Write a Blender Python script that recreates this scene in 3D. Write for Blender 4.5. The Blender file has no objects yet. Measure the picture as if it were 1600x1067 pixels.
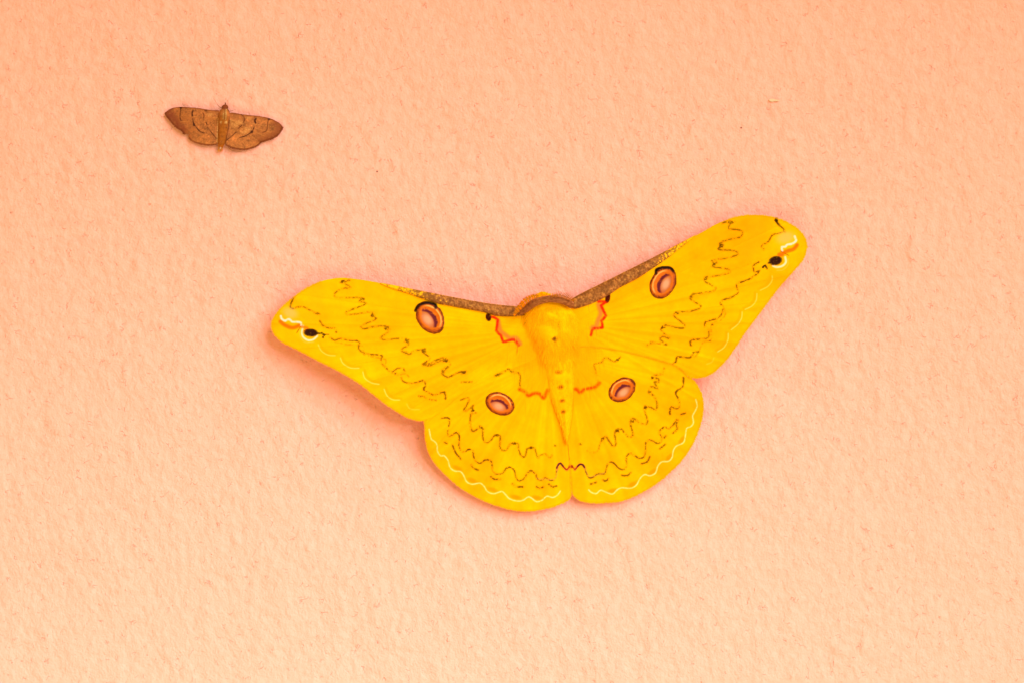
import bpy, math, random
import numpy as np
from mathutils import Vector

# ------------------------------------------------------------------ camera, light, exposure
S = 0.00013            # metres on the wall for one pixel of the 1600 px photograph
D = 0.60               # camera to wall
scene = bpy.context.scene
col = scene.collection

cam_d = bpy.data.cameras.new('camera')
cam_d.sensor_width = 36.0
cam_d.lens = 36.0 * D / (1600 * S)
cam_d.clip_start = 0.01
cam_d.clip_end = 20.0
cam = bpy.data.objects.new('camera', cam_d)
cam.location = (0, -D, 0)
cam.rotation_euler = (math.radians(90), 0, 0)
col.objects.link(cam)
scene.camera = cam

world = bpy.data.worlds.new('World')
scene.world = world
world.use_nodes = True
bg = world.node_tree.nodes['Background']
bg.inputs[0].default_value = (1.0, 0.64, 0.08, 1)
bg.inputs[1].default_value = 0.92


def area(name, loc, target, size, power, colour):
    l = bpy.data.lights.new(name, 'AREA')
    l.shape = 'DISK'
    l.size = size
    l.energy = power
    l.color = colour
    o = bpy.data.objects.new(name, l)
    o.location = loc
    d = Vector(target) - Vector(loc)
    o.rotation_euler = d.to_track_quat('-Z', 'Y').to_euler()
    col.objects.link(o)
    return o


area('fill_lamp', (0.03, -0.40, -0.34), (0.0, 0, -0.07), 0.56, 1.2, (1.0, 0.98, 0.82))
# added cluster of seven spots up to the right, aimed low to grade brightness
LAMP = Vector((1.02, -1.62, 0.74))
AIM = Vector((-0.07, 0.0, -0.21))
fwd = (AIM - LAMP).normalized()
rgt = fwd.cross(Vector((0, 0, 1))).normalized()
upv = rgt.cross(fwd)
for n_ in range(7):
    key_d = bpy.data.lights.new('key_lamp', 'SPOT')
    key_d.energy = 68.0
    key_d.color = (0.95, 1.0, 1.11)
    key_d.shadow_soft_size = 0.24
    key_d.spot_size = math.radians(18)
    key_d.spot_blend = 1.0
    key = bpy.data.objects.new('key_lamp', key_d)
    a_ = n_ * math.pi / 3
    rad_ = 0.0 if n_ == 6 else 0.66
    key.location = LAMP + rgt * math.cos(a_) * rad_ + upv * math.sin(a_) * rad_
    key.rotation_euler = (AIM - Vector(key.location)).to_track_quat('-Z', 'Y').to_euler()
    col.objects.link(key)

scene.view_settings.view_transform = 'Standard'
scene.view_settings.look = 'None'
scene.view_settings.exposure = 0.0
scene.view_settings.gamma = 1.0
scene.view_settings.use_curve_mapping = False
scene.cycles.use_denoising = True
scene.cycles.max_bounces = 8

rng = np.random.default_rng(7)
random.seed(7)


# ------------------------------------------------------------------ helpers
def P(px, py, h):
    """photo pixel seen at height h (m) above the wall -> world point(s)"""
    k = (D - h) / D
    return np.stack([(px - 800.0) * S * k, -h + 0 * px, (533.5 - py) * S * k], -1)


def lin(c):
    c = np.asarray(c, float) / 255.0
    return np.where(c <= 0.04045, c / 12.92, ((c + 0.055) / 1.055) ** 2.4)


def crop(pts, x0, y0, sc):
    """coordinates read in an enlarged crop -> photo pixels (3rd value kept)"""
    return [(x0 + p[0] / sc, y0 + p[1] / sc) + tuple(p[2:]) for p in pts]


def spline(pts, n=6, closed=False):
    p = np.array([list(q) for q in pts], float)
    m = len(p)
    out = []
    rng_ = range(m if closed else m - 1)
    for i in rng_:
        if closed:
            a, b, c, d = p[(i - 1) % m], p[i], p[(i + 1) % m], p[(i + 2) % m]
        else:
            a, b, c, d = p[max(i - 1, 0)], p[i], p[i + 1], p[min(i + 2, m - 1)]
        for j in range(n):
            t = j / n
            out.append(0.5 * ((2 * b) + (c - a) * t + (2 * a - 5 * b + 4 * c - d) * t * t
                              + (3 * b - a - 3 * c + d) * t ** 3))
    if not closed:
        out.append(p[-1])
    return np.array(out)


def smooth_noise(shape, sigma, seed):
    """Gaussian filtered noise, zero mean, unit deviation (periodic)"""
    r = np.random.default_rng(seed).standard_normal(shape)
    sy, sx = (sigma if isinstance(sigma, tuple) else (sigma, sigma))
    fy = np.fft.fftfreq(shape[0])[:, None]
    fx = np.fft.rfftfreq(shape[1])[None, :]
    g = np.exp(-2 * (math.pi ** 2) * ((fy * sy) ** 2 + (fx * sx) ** 2))
    n = np.fft.irfft2(np.fft.rfft2(r) * g, shape)
    return n / n.std()


def sstep(a, b, x):
    t = np.clip((x - a) / (b - a), 0, 1)
    return t * t * (3 - 2 * t)


class Canvas:
    """pigment map of one moth, read back per vertex as a colour attribute"""

    def __init__(s, x0, y0, x1, y1, res, base):
        s.x0, s.y0, s.res = x0, y0, res
        s.w, s.h = int((x1 - x0) * res), int((y1 - y0) * res)
        s.c = np.zeros((s.h, s.w, 3)) + np.array(base, float)
        gy, gx = np.mgrid[0:s.h, 0:s.w]
        s.X = x0 + (gx + 0.5) / res
        s.Y = y0 + (gy + 0.5) / res
        s.n1 = smooth_noise((s.h, s.w), 0.55 * res, 1)
        s.n2 = smooth_noise((s.h, s.w), 1.6 * res, 2)
        s.n3 = smooth_noise((s.h, s.w), 6.0 * res, 3)

    def win(s, xa, ya, xb, yb):
        i0 = max(0, int((ya - s.y0) * s.res)); i1 = min(s.h, int((yb - s.y0) * s.res) + 2)
        j0 = max(0, int((xa - s.x0) * s.res)); j1 = min(s.w, int((xb - s.x0) * s.res) + 2)
        return (slice(i0, i1), slice(j0, j1))

    def mix(s, sl, a, colour):
        a = a[..., None]
        s.c[sl] = s.c[sl] * (1 - a) + np.array(colour, float) * a

    def stroke(s, pts, width, colour, alpha=1.0, soft=0.6, speckle=0.0, sub=5):
        p = np.array([list(q[:2]) + [q[2] if len(q) > 2 else 1.0] for q in pts], float)
        p = spline(p, sub) if sub > 1 and len(p) > 2 else p
        pad = width / 2 + soft + 1.0
        sl = s.win(p[:, 0].min() - pad, p[:, 1].min() - pad, p[:, 0].max() + pad, p[:, 1].max() + pad)
        y0, x0 = sl[0].start, sl[1].start
        shp = s.X[sl].shape
        if shp[0] < 1 or shp[1] < 1:
            return
        dist = np.full(shp, 1e9); inten = np.zeros(shp)
        for a, b in zip(p[:-1], p[1:]):
            w = s.win(min(a[0], b[0]) - pad, min(a[1], b[1]) - pad, max(a[0], b[0]) + pad, max(a[1], b[1]) + pad)
            lw = (slice(w[0].start - y0, w[0].stop - y0), slice(w[1].start - x0, w[1].stop - x0))
            X, Y = s.X[w], s.Y[w]
            if X.size == 0:
                continue
            dx, dy = b[0] - a[0], b[1] - a[1]
            L = dx * dx + dy * dy + 1e-9
            t = np.clip(((X - a[0]) * dx + (Y - a[1]) * dy) / L, 0, 1)
            d = np.hypot(X - a[0] - t * dx, Y - a[1] - t * dy)
            better = d < dist[lw]
            dist[lw] = np.where(better, d, dist[lw])
            inten[lw] = np.where(better, a[2] + t * (b[2] - a[2]), inten[lw])
        al = alpha * np.clip(inten, 0, 1.6) * sstep(width / 2 + soft, width / 2 - soft, dist)
        if speckle > 0:
            al = al * np.clip(1 + speckle * (s.n1[sl] + .7 * s.n2[sl]), 0.0, 1.9)
        s.mix(sl, np.clip(al, 0, 1), colour)

    def blob(s, x, y, rx, ry, ang, colour, alpha=1.0, soft=0.35, speckle=0.0):
        r = max(rx, ry) * (1 + soft) + 1
        sl = s.win(x - r, y - r, x + r, y + r)
        c, n = math.cos(math.radians(ang)), math.sin(math.radians(ang))
        X, Y = s.X[sl] - x, s.Y[sl] - y
        d = np.hypot((X * c + Y * n) / rx, (-X * n + Y * c) / ry)
        al = alpha * sstep(1 + soft, 1 - soft, d)
        if speckle > 0:
            al = al * np.clip(1 + speckle * s.n1[sl], 0, 1.8)
        s.mix(sl, np.clip(al, 0, 1), colour)

    def sample(s, px, py):
        fx = np.clip((px - s.x0) * s.res - 0.5, 0, s.w - 1.001)
        fy = np.clip((py - s.y0) * s.res - 0.5, 0, s.h - 1.001)
        j, i = fx.astype(int), fy.astype(int)
        u, v = (fx - j)[..., None], (fy - i)[..., None]
        c = s.c
        return ((c[i, j] * (1 - u) + c[i, np.minimum(j + 1, s.w - 1)] * u) * (1 - v)
                + (c[np.minimum(i + 1, s.h - 1), j] * (1 - u)
                   + c[np.minimum(i + 1, s.h - 1), np.minimum(j + 1, s.w - 1)] * u) * v)


BOOST = 1.0
PIG = {'yellow_wing_scales': 0.88, 'moth_hair': 0.82}    # pigment strength by material, thin wings pass some light


def mesh_obj(name, verts, faces, mat, parent=None, colours=None, smooth=True):
    me = bpy.data.meshes.new(name)
    me.from_pydata([tuple(v) for v in verts] if not isinstance(verts, np.ndarray) else verts.tolist(), [],
                   faces if not isinstance(faces, np.ndarray) else faces.tolist())
    if colours is not None:
        at = me.color_attributes.new('pigment', 'FLOAT_COLOR', 'POINT')
        c = np.ones((len(verts), 4), np.float32)
        k = lin(colours)
        k[:, 0] *= 0.98 - 0.06 * BOOST + 0.28 * BOOST * np.clip((k[:, 0] - 0.72) / 0.2, 0, 1)      # the yellows reflect nearly all red light
        c[:, :3] = np.clip(k * PIG.get(mat.name, 0.70), 0, 0.97)
        at.data.foreach_set('color', c.ravel())
    me.polygons.foreach_set('use_smooth', [smooth] * len(me.polygons))
    me.materials.append(mat)
    me.update()
    o = bpy.data.objects.new(name, me)
    col.objects.link(o)
    if parent is not None:
        o.parent = parent
        o.matrix_parent_inverse = parent.matrix_world.inverted()
    return o


def thing(name, label, cat, loc):
    o = bpy.data.objects.new(name, None)
    o.empty_display_size = 0.01
    o.location = loc
    col.objects.link(o)
    bpy.context.view_layer.update()
    o['label'] = label
    o['category'] = cat
    return o


def inside(poly, X, Y):
    r = np.zeros(X.shape, bool)
    x2, y2 = np.roll(poly[:, 0], -1), np.roll(poly[:, 1], -1)
    for xa, ya, xb, yb in zip(poly[:, 0], poly[:, 1], x2, y2):
        if ya == yb:
            continue
        m = (ya > Y) != (yb > Y)
        r ^= m & (X < (xb - xa) * (Y - ya) / (yb - ya) + xa)
    return r


def sheet_grid(poly, step):
    """vertices and faces of a planar sheet filling poly, its rim snapped to the outline"""
    x0, y0 = poly.min(0) - 2 * step
    x1, y1 = poly.max(0) + 2 * step
    xs = np.arange(x0, x1, step); ys = np.arange(y0, y1, step)
    X, Y = np.meshgrid(xs, ys)
    ins = inside(poly, X, Y)
    dist = np.full(X.shape, 1e9); NX = X.copy(); NY = Y.copy()
    pad = 2.0 * step
    for a, b in zip(poly, np.roll(poly, -1, 0)):
        j0 = max(0, int((min(a[0], b[0]) - pad - x0) / step)); j1 = int((max(a[0], b[0]) + pad - x0) / step) + 2
        i0 = max(0, int((min(a[1], b[1]) - pad - y0) / step)); i1 = int((max(a[1], b[1]) + pad - y0) / step) + 2
        sl = (slice(i0, i1), slice(j0, j1))
        dx, dy = b - a
        L = dx * dx + dy * dy + 1e-12
        t = np.clip(((X[sl] - a[0]) * dx + (Y[sl] - a[1]) * dy) / L, 0, 1)
        qx, qy = a[0] + t * dx, a[1] + t * dy
        d = np.hypot(X[sl] - qx, Y[sl] - qy)
        m = d < dist[sl]
        dist[sl] = np.where(m, d, dist[sl]); NX[sl] = np.where(m, qx, NX[sl]); NY[sl] = np.where(m, qy, NY[sl])
    snap = ~ins & (dist < 1.0 * step)
    snap |= ins & (dist < 0.25 * step)
    keep = ins | snap
    X = np.where(snap, NX, X); Y = np.where(snap, NY, Y)
    idx = np.full(X.shape, -1); idx[keep] = np.arange(keep.sum())
    a, b, c, d = idx[:-1, :-1], idx[:-1, 1:], idx[1:, 1:], idx[1:, :-1]
    q = np.stack([d, c, b, a], -1).reshape(-1, 4)
    n = (q >= 0).sum(1)
    faces = q[n == 4].tolist() + [[v for v in f if v >= 0] for f in q[n == 3].tolist()]
    # the two faces list order: seen from the camera (-y) counter-clockwise
    return X[keep], Y[keep], faces


def wing(name, outline, step, hfun, canvas, mat, parent, thick=0.00006):
    poly = spline(outline, 6, closed=True)[:, :2]
    x, y, f = sheet_grid(poly, step)
    top = P(x, y, hfun(x, y))
    c = canvas.sample(x, y)
    xb, yb, fb = sheet_grid(poly, step * 5)
    bot = P(xb, yb, hfun(xb, yb) - thick)
    o1 = len(top)
    fb = [[v + o1 for v in reversed(q)] for q in fb]
    o2 = o1 + len(bot)
    hp = hfun(poly[:, 0], poly[:, 1])
    rim_t = P(poly[:, 0], poly[:, 1], hp); rim_b = P(poly[:, 0], poly[:, 1], hp - thick)
    m = len(poly)
    fr = [[o2 + i, o2 + (i + 1) % m, o2 + m + (i + 1) % m, o2 + m + i] for i in range(m)]
    V = np.concatenate([top, bot, rim_t, rim_b])
    C = np.concatenate([c, canvas.sample(xb, yb), canvas.sample(poly[:, 0], poly[:, 1]),
                        canvas.sample(poly[:, 0], poly[:, 1])])
    return mesh_obj(name, V, f + fb + fr, mat, parent, C)


def tube(points, rad, nseg=10, flat=None, cap=True):
    """round or oval tube through 3D points; rad per point; flat = out-of-wall radius per point"""
    p = np.asarray(points, float); n = len(p)
    rad = np.broadcast_to(np.asarray(rad, float), (n,))
    flat = rad if flat is None else np.broadcast_to(np.asarray(flat, float), (n,))
    tan = np.gradient(p, axis=0); tan /= np.linalg.norm(tan, axis=1)[:, None] + 1e-12
    up = np.array([0, -1.0, 0])
    side = np.cross(tan, up); side /= np.linalg.norm(side, axis=1)[:, None] + 1e-12
    nrm = np.cross(side, tan)
    V = []; F = []
    for i in range(n):
        for k in range(nseg):
            a = 2 * math.pi * k / nseg
            V.append(p[i] + side[i] * math.cos(a) * rad[i] + nrm[i] * math.sin(a) * flat[i])
    for i in range(n - 1):
        for k in range(nseg):
            k2 = (k + 1) % nseg
            F.append([i * nseg + k, i * nseg + k2, (i + 1) * nseg + k2, (i + 1) * nseg + k])
    if cap:
        F.append(list(range(nseg))[::-1]); F.append([(n - 1) * nseg + k for k in range(nseg)])
    return np.array(V), F


class Strands:
    """many fine tapered hairs collected into one mesh"""

    def __init__(s):
        s.v, s.f, s.c = [], [], []

    def add(s, p0, d, length, width, colour, bend=(0, 0, 0)):
        p0 = np.array(p0, float); d = np.array(d, float); d /= np.linalg.norm(d) + 1e-12
        sd = np.cross(d, (0, -1, 0)); sd = sd / (np.linalg.norm(sd) + 1e-9)
        p1 = p0 + d * length * 0.55 + np.array(bend) * length * 0.25
        p2 = p0 + d * length + np.array(bend) * length
        k = len(s.v)
        s.v += [p0 - sd * width / 2, p0 + sd * width / 2, p1 - sd * width * 0.38, p1 + sd * width * 0.38, p2]
        s.f += [[k, k + 1, k + 3, k + 2], [k + 2, k + 3, k + 4]]
        s.c += [colour] * 5

    def build(s, name, mat, parent, stuff=True):
        o = mesh_obj(name, np.array(s.v), s.f, mat, parent, np.clip(np.array(s.c), 0, 255))
        if stuff:
            o['kind'] = 'stuff'
        return o


# ------------------------------------------------------------------ materials
def new_mat(name):
    m = bpy.data.materials.new(name)
    m.use_nodes = True
    nt = m.node_tree
    nt.nodes.clear()
    out = nt.nodes.new('ShaderNodeOutputMaterial')
    return m, nt, out


def N(nt, kind, **kw):
    n = nt.nodes.new(kind)
    for k, v in kw.items():
        if k.startswith('in_'):
            key = k[3:]
            n.inputs[int(key) if key.isdigit() else key].default_value = v
        else:
            setattr(n, k, v)
    return n


def pigment_mat(name, rough=0.7, translucent=0.0, bump=0.0, bump_scale=9000, sheen=0.0, spec=0.25):
    m, nt, out = new_mat(name)
    L = nt.links.new
    at = N(nt, 'ShaderNodeAttribute', attribute_name='pigment')
    b = N(nt, 'ShaderNodeBsdfPrincipled')
    b.inputs['Roughness'].default_value = rough
    b.inputs['Specular IOR Level'].default_value = spec
    b.inputs['Sheen Weight'].default_value = sheen
    L(at.outputs['Color'], b.inputs['Base Color'])
    if bump:
        tc = N(nt, 'ShaderNodeTexCoord')
        nz = N(nt, 'ShaderNodeTexNoise')
        nz.inputs['Scale'].default_value = bump_scale
        nz.inputs['Detail'].default_value = 3
        L(tc.outputs['Object'], nz.inputs['Vector'])
        bp = N(nt, 'ShaderNodeBump')
        bp.inputs['Strength'].default_value = bump
        bp.inputs['Distance'].default_value = 0.0001
        L(nz.outputs['Fac'], bp.inputs['Height'])
        L(bp.outputs['Normal'], b.inputs['Normal'])
    if translucent:
        t = N(nt, 'ShaderNodeBsdfTranslucent')
        L(at.outputs['Color'], t.inputs['Color'])
        mx = N(nt, 'ShaderNodeMixShader')
        mx.inputs[0].default_value = translucent
        L(b.outputs[0], mx.inputs[1]); L(t.outputs[0], mx.inputs[2])
        L(mx.outputs[0], out.inputs['Surface'])
    else:
        L(b.outputs[0], out.inputs['Surface'])
    return m


def wall_mat():
    m, nt, out = new_mat('peach_stucco_paint')
    L = nt.links.new
    tc = N(nt, 'ShaderNodeTexCoord')
    co = tc.outputs['Object']
    b = N(nt, 'ShaderNodeBsdfPrincipled')
    b.inputs['Roughness'].default_value = 0.62
    b.inputs['Specular IOR Level'].default_value = 0.3

    def noise(scale, detail=2.0, rough=0.5, vec=co, dist=0.0):
        n = N(nt, 'ShaderNodeTexNoise')
        n.inputs['Scale'].default_value = scale
        n.inputs['Detail'].default_value = detail
        n.inputs['Roughness'].default_value = rough
        n.inputs['Distortion'].default_value = dist
        L(vec, n.inputs['Vector'])
        return n.outputs['Fac']

    def mr(x, a, c, d=0.0, e=1.0):
        n = N(nt, 'ShaderNodeMapRange')
        n.interpolation_type = 'SMOOTHSTEP'
        for k, v in zip((1, 2, 3, 4), (a, c, d, e)):
            n.inputs[k].default_value = v
        L(x, n.inputs[0])
        return n.outputs[0]

    def math_(op, x, y):
        n = N(nt, 'ShaderNodeMath', operation=op)
        for i, v in enumerate((x, y)):
            if isinstance(v, (int, float)):
                n.inputs[i].default_value = v
            else:
                L(v, n.inputs[i])
        return n.outputs[0]

    def mixc(f, a, c):
        n = N(nt, 'ShaderNodeMix', data_type='RGBA')
        L(f, n.inputs[0])
        for i, v in ((6, a), (7, c)):
            if isinstance(v, tuple):
                n.inputs[i].default_value = v + (1,)
            else:
                L(v, n.inputs[i])
        return n.outputs[2]

    # paint colour, slightly uneven
    broad = noise(9, 3)
    mott = noise(520, 3, 0.6)
    c = mixc(mr(broad, 0.35, 0.65), (0.71, 0.299, 0.230), (0.725, 0.313, 0.243))
    c = mixc(mr(mott, 0.38, 0.62), c, (0.74, 0.327, 0.258))
    # pin holes and grit: scattered small dark dots
    vo = N(nt, 'ShaderNodeTexVoronoi')
    vo.inputs['Scale'].default_value = 150
    vo.inputs['Randomness'].default_value = 1.0
    L(co, vo.inputs['Vector'])
    sep = N(nt, 'ShaderNodeSeparateColor'); L(vo.outputs['Color'], sep.inputs[0])
    rad = mr(sep.outputs[0], 0.5, 1.0, 0.0, 0.034)
    dot = math_('LESS_THAN', vo.outputs['Distance'], rad)
    dotf = math_('MULTIPLY', dot, mr(sep.outputs[1], 0.35, 0.9, 0.0, 0.95))
    # faint finer dots
    vo2 = N(nt, 'ShaderNodeTexVoronoi'); vo2.inputs['Scale'].default_value = 430
    L(co, vo2.inputs['Vector'])
    sep2 = N(nt, 'ShaderNodeSeparateColor'); L(vo2.outputs['Color'], sep2.inputs[0])
    dot2 = mr(math_('SUBTRACT', vo2.outputs['Distance'], mr(sep2.outputs[0], 0.4, 1.0, 0.0, 0.085)), 0.0, 0.05, 1.0, 0.0)
    dot2 = math_('MULTIPLY', dot2, mr(sep2.outputs[1], 0.35, 1.0, 0.0, 0.22))
    # short curled cracks: ridge lines of a warped noise, only in patches
    ridge = noise(420, 2, 0.55, dist=0.5)
    rl = mr(math_('ABSOLUTE', math_('SUBTRACT', ridge, 0.5), 0), 0.0, 0.018, 1.0, 0.0)
    patch = mr(noise(640, 2, 0.5), 0.545, 0.66)
    crack = math_('MULTIPLY', math_('MULTIPLY', rl, patch), 0.34)
    marks = math_('MAXIMUM', math_('MAXIMUM', dotf, dot2), crack)
    c = mixc(marks, c, (0.17, 0.060, 0.030))
    L(c, b.inputs['Base Color'])

    # relief
    mp = N(nt, 'ShaderNodeMapping')
    mp.inputs['Rotation'].default_value = (0, math.radians(24), 0)
    mp.inputs['Scale'].default_value = (1.0, 1.0, 0.8)
    L(co, mp.inputs['Vector'])
    lump = noise(600, 3, 0.55, mp.outputs[0])
    grit = noise(2400, 3, 0.6)
    h = math_('ADD', math_('MULTIPLY', lump, 1.0), math_('MULTIPLY', grit, 0.26))
    h = math_('SUBTRACT', h, math_('MULTIPLY', marks, 0.5))
    bp = N(nt, 'ShaderNodeBump')
    bp.inputs['Strength'].default_value = 1.0
    bp.inputs['Distance'].default_value = 0.00045
    L(h, bp.inputs['Height'])
    L(bp.outputs['Normal'], b.inputs['Normal'])
    L(b.outputs[0], out.inputs['Surface'])
    return m


M_WALL = wall_mat()
M_WING = pigment_mat('yellow_wing_scales', 0.85, 0.38, 0.3, 7000, 0.0, 0.03)
M_BAND = pigment_mat('scaled_wing_edge', 0.7, 0.0, 0.5, 6000, 0.0, 0.08)
M_SPOT = pigment_mat('eyespot_scales', 0.6, 0.0, 0.3, 9000, 0.0, 0.06)
M_FUR = pigment_mat('moth_hair', 0.8, 0.25, 0.0, 1, 0.0, 0.05)
M_BODY = pigment_mat('moth_body_down', 0.9, 0.0, 0.5, 5000, 0.0, 0.03)
M_BROWN = pigment_mat('brown_wing_scales', 0.7, 0.05, 0.4, 9000, 0.0, 0.10)
M_FLECK = pigment_mat('pale_paint_chip', 0.5)

# ------------------------------------------------------------------ the wall
def graded(lo, hi, step, far, k):
    mid = np.arange(lo, hi + step / 2, step)
    out = lo - np.cumsum(step * 1.5 ** np.arange(1, k)); out = out[out > -far]
    out2 = mid[-1] + np.cumsum(step * 1.5 ** np.arange(1, k)); out2 = out2[out2 < far]
    return np.concatenate([[-far], out[::-1], mid, out2, [far]])


def build_wall():
    st = 0.00045
    xs = graded(-0.150, 0.150, st, 0.55, 30)
    zs = graded(-0.110, 0.110, st, 0.42, 30)
    nz, nx = len(zs), len(xs)
    relief = (smooth_noise((nz, nx), (2.9, 2.1), 11) * 0.000046
              + smooth_noise((nz, nx), 7.0, 12) * 0.000075
              + smooth_noise((nz, nx), 1.1, 13) * 0.000014)
    relief += np.clip(smooth_noise((nz, nx), (2.6, 1.5), 14) - 1.4, 0, 2) * 0.000110     # raised crumbs
    relief -= np.clip(smooth_noise((nz, nx), (1.3, 1.3), 15) - 2.3, 0, 2) * 0.000110     # small pits
    X, Z = np.meshgrid(xs, zs)
    Y = -np.clip(relief, -0.0003, 0.0004)
    Y[0] = Y[-1] = 0; Y[:, 0] = Y[:, -1] = 0
    V = np.stack([X, Y, Z], -1).reshape(-1, 3)
    i = np.arange(nz * nx).reshape(nz, nx)
    F = np.stack([i[:-1, :-1], i[:-1, 1:], i[1:, 1:], i[1:, :-1]], -1).reshape(-1, 4).tolist()
    o = len(V)
    t = 0.12
    back = np.array([[-0.55, t, -0.42], [0.55, t, -0.42], [0.55, t, 0.42], [-0.55, t, 0.42]])
    V = np.concatenate([V, back])
    F.append([o + 3, o + 2, o + 1, o])
    F.append(i[0].tolist()[::-1] + [o, o + 1]); F.append(i[-1].tolist() + [o + 2, o + 3])
    F.append(i[:, 0].tolist() + [o + 3, o]); F.append(i[:, -1].tolist()[::-1] + [o + 1, o + 2])
    w = mesh_obj('wall', V, F, M_WALL)
    w['kind'] = 'structure'
    w['label'] = 'peach painted stucco wall with fine grainy relief and pin holes'
    return w


WALL = build_wall()

# pale chip of paint lifting off the wall
fp = spline(crop([(275, 408), (300, 398), (330, 405), (362, 408), (355, 418), (320, 420), (295, 424)], 1150, 80, 5.333), 4, True)
hh = 0.0004
V = np.concatenate([P(fp[:, 0], fp[:, 1], hh), P(fp[:, 0], fp[:, 1], hh - 0.0005)])
n = len(fp)
mesh_obj('paint_chip', V, [list(range(n))[::-1], list(range(n, 2 * n))] + [[i, (i + 1) % n, n + (i + 1) % n, n + i] for i in range(n)],
         M_FLECK, WALL, np.tile([226, 196, 160], (2 * n, 1)), smooth=False)

# ------------------------------------------------------------------ the yellow moth: pigment
A = (400, 400, 3.5563); B2 = (640, 420, 3.5563); C3 = (640, 560, 4.1031); C4 = (840, 560, 4.1036)
C5 = (860, 380, 4.4462); C6 = (1040, 310, 3.6808)
cv = Canvas(405, 320, 1280, 815, 2.5, (255, 193, 0))
X, Y = cv.X, cv.Y

band_L_top = crop([(0, 110), (200, 150), (400, 187), (520, 203), (620, 212)], *B2)
band_L_top = crop([(690, 150), (760, 162)], *A) + band_L_top
band_L_bot = crop([(700, 160), (760, 185), (850, 212)], *A) + crop([(130, 188), (220, 207), (330, 227), (430, 247), (480, 263), (560, 266), (640, 260)], *B2)
top_R = [(894, 467), (912.5, 456.5), (944, 441), (975, 425.5), (1006, 410), (1037.5, 393.8), (1068.8, 376.8)]
band_R_top = top_R + [(1090, 365.5)]
band_R_bot = crop([(128, 430), (165, 457), (220, 445), (300, 417), (400, 367), (480, 312), (600, 250)], *C5) + [(1018, 421), (1036, 409), (1052, 397), (1069, 383.5), (1086, 369)]

ROOT_L = (842, 515); ROOT_R = (895, 505)
HROOT_L = (858, 560); HROOT_R = (886, 555)

# broad tone: fractionally deeper next to the body, fine radiating streaks along the veins
def streaks(cx, cy, seed, freq):
    th = np.arctan2(Y - cy, X - cx)
    k = np.random.default_rng(seed).standard_normal(720)
    w = np.exp(-0.5 * ((np.arange(720) - 360) / freq) ** 2); w /= np.sqrt((w ** 2).sum())
    k = np.real(np.fft.ifft(np.fft.fft(k) * np.fft.fft(np.fft.ifftshift(w))))
    f = (th + math.pi) / (2 * math.pi) * 720
    return np.interp(f, np.arange(720), k)

left = X < 872 + (Y - 560) * 0.07
lower = Y > np.where(left, 640 - (X - 664) * 0.55, 560 + (X - 985) * 0.28)
sF = np.where(left, streaks(*ROOT_L, 21, 1.0), streaks(*ROOT_R, 22, 1.0))
sH = np.where(left, streaks(*HROOT_L, 23, 1.2), streaks(*HROOT_R, 24, 1.2))
st = np.where(lower, sH, sF)
drift = smooth_noise((cv.h, cv.w), 16 * cv.res, 5)
tone = 1 + 0.014 * st + 0.012 * cv.n3 + 0.008 * cv.n2 + 0.016 * drift
cv.c[..., 1] = cv.c[..., 1] * tone
# golden orange beside the thorax and abdomen
for x, y, rx, ry, a, al in ((850, 575, 9, 45, -6, .22), (836, 520, 16, 34, 0, .22), (900, 520, 12, 34, 0, .18),
                            (915, 570, 18, 38, 8, .12), (822, 570, 20, 40, -10, .12)):
    cv.blob(x, y, rx, ry, a, (255, 150, 0), al, 0.6)
# apex a little deeper and greener-grey veil along the outer margin
cv.stroke(crop([(330, 190), (330, 260), (300, 330)], *A), 26, (255, 182, 10), .35, 9)
cv.stroke(crop([(520, 150), (520, 230), (470, 300)], *C6), 26, (255, 182, 10), .35, 9)

DK = (116, 68, 4); DKK = (46, 22, 8); OCH = (156, 94, 0)

def zig(pts, crp, width=1.3, colour=OCH, alpha=.58, speckle=.55, soft=.65):
    cv.stroke(crop(pts, *crp), width * 2.3, (172, 104, 0), alpha * .72, 1.7, speckle * .9, 3)
    cv.stroke(crop(pts, *crp), width * 1.05, colour, alpha * .50, .8, speckle * 1.3, 3)

def knots(pts, crp, r=3.1, colour=DK, alpha=.75):
    for q in pts:
        x, y = crop([q[:2]], *crp)[0]
        k = q[2] if len(q) > 2 else 1
        cv.blob(x, y, r * 1.1, r * .8, 0, (150, 90, 0), .38 * k, .6, .5)
        for j in range(5):
            cv.stroke([(x + random.uniform(-r, r), y + random.uniform(-r, r) * .8), (x + random.uniform(-r, r), y + random.uniform(-r, r) * .8)],
                      1.0, colour, alpha * k, .6, .5, 1)

# left forewing, scalloped middle line
zig([(520, 137, 1.3), (470, 148, 1.3), (490, 153), (525, 178), (498, 180), (460, 192), (435, 215, .7), (450, 233, .4), (520, 233, .7), (575, 234), (598, 240)], A, 1.4, DK)
zig([(598, 240), (575, 252), (612, 265), (585, 280), (530, 300), (500, 313), (512, 328), (565, 323), (620, 314), (655, 318)], A, 1.3, DK)
zig([(655, 318), (640, 335), (668, 348), (640, 365), (600, 382), (583, 397), (605, 406), (655, 394), (705, 388), (733, 395)], A, 1.3, DK)
zig([(733, 395), (715, 405), (745, 412), (735, 425), (705, 445), (694, 458), (720, 467), (780, 460), (835, 460), (825, 475), (852, 488), (815, 513), (808, 525), (850, 545), (880, 525), (938, 515)], A, 1.3, OCH)
zig([(938, 515), (925, 530), (965, 565), (940, 590), (928, 602), (970, 606), (1020, 582), (1050, 570), (1075, 592), (1075, 605), (1035, 630), (1045, 645)], A, 1.3, DK, .65)
zig([(75, 530), (110, 526), (150, 505), (195, 493), (215, 515)], B2, 1.3, OCH, .8)
zig([(215, 545), (180, 578), (215, 600), (260, 577), (312, 568), (290, 580)], B2, 1.3, OCH, .8)
zig([(290, 628), (345, 626)], B2, 1.2, OCH, .6)
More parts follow.
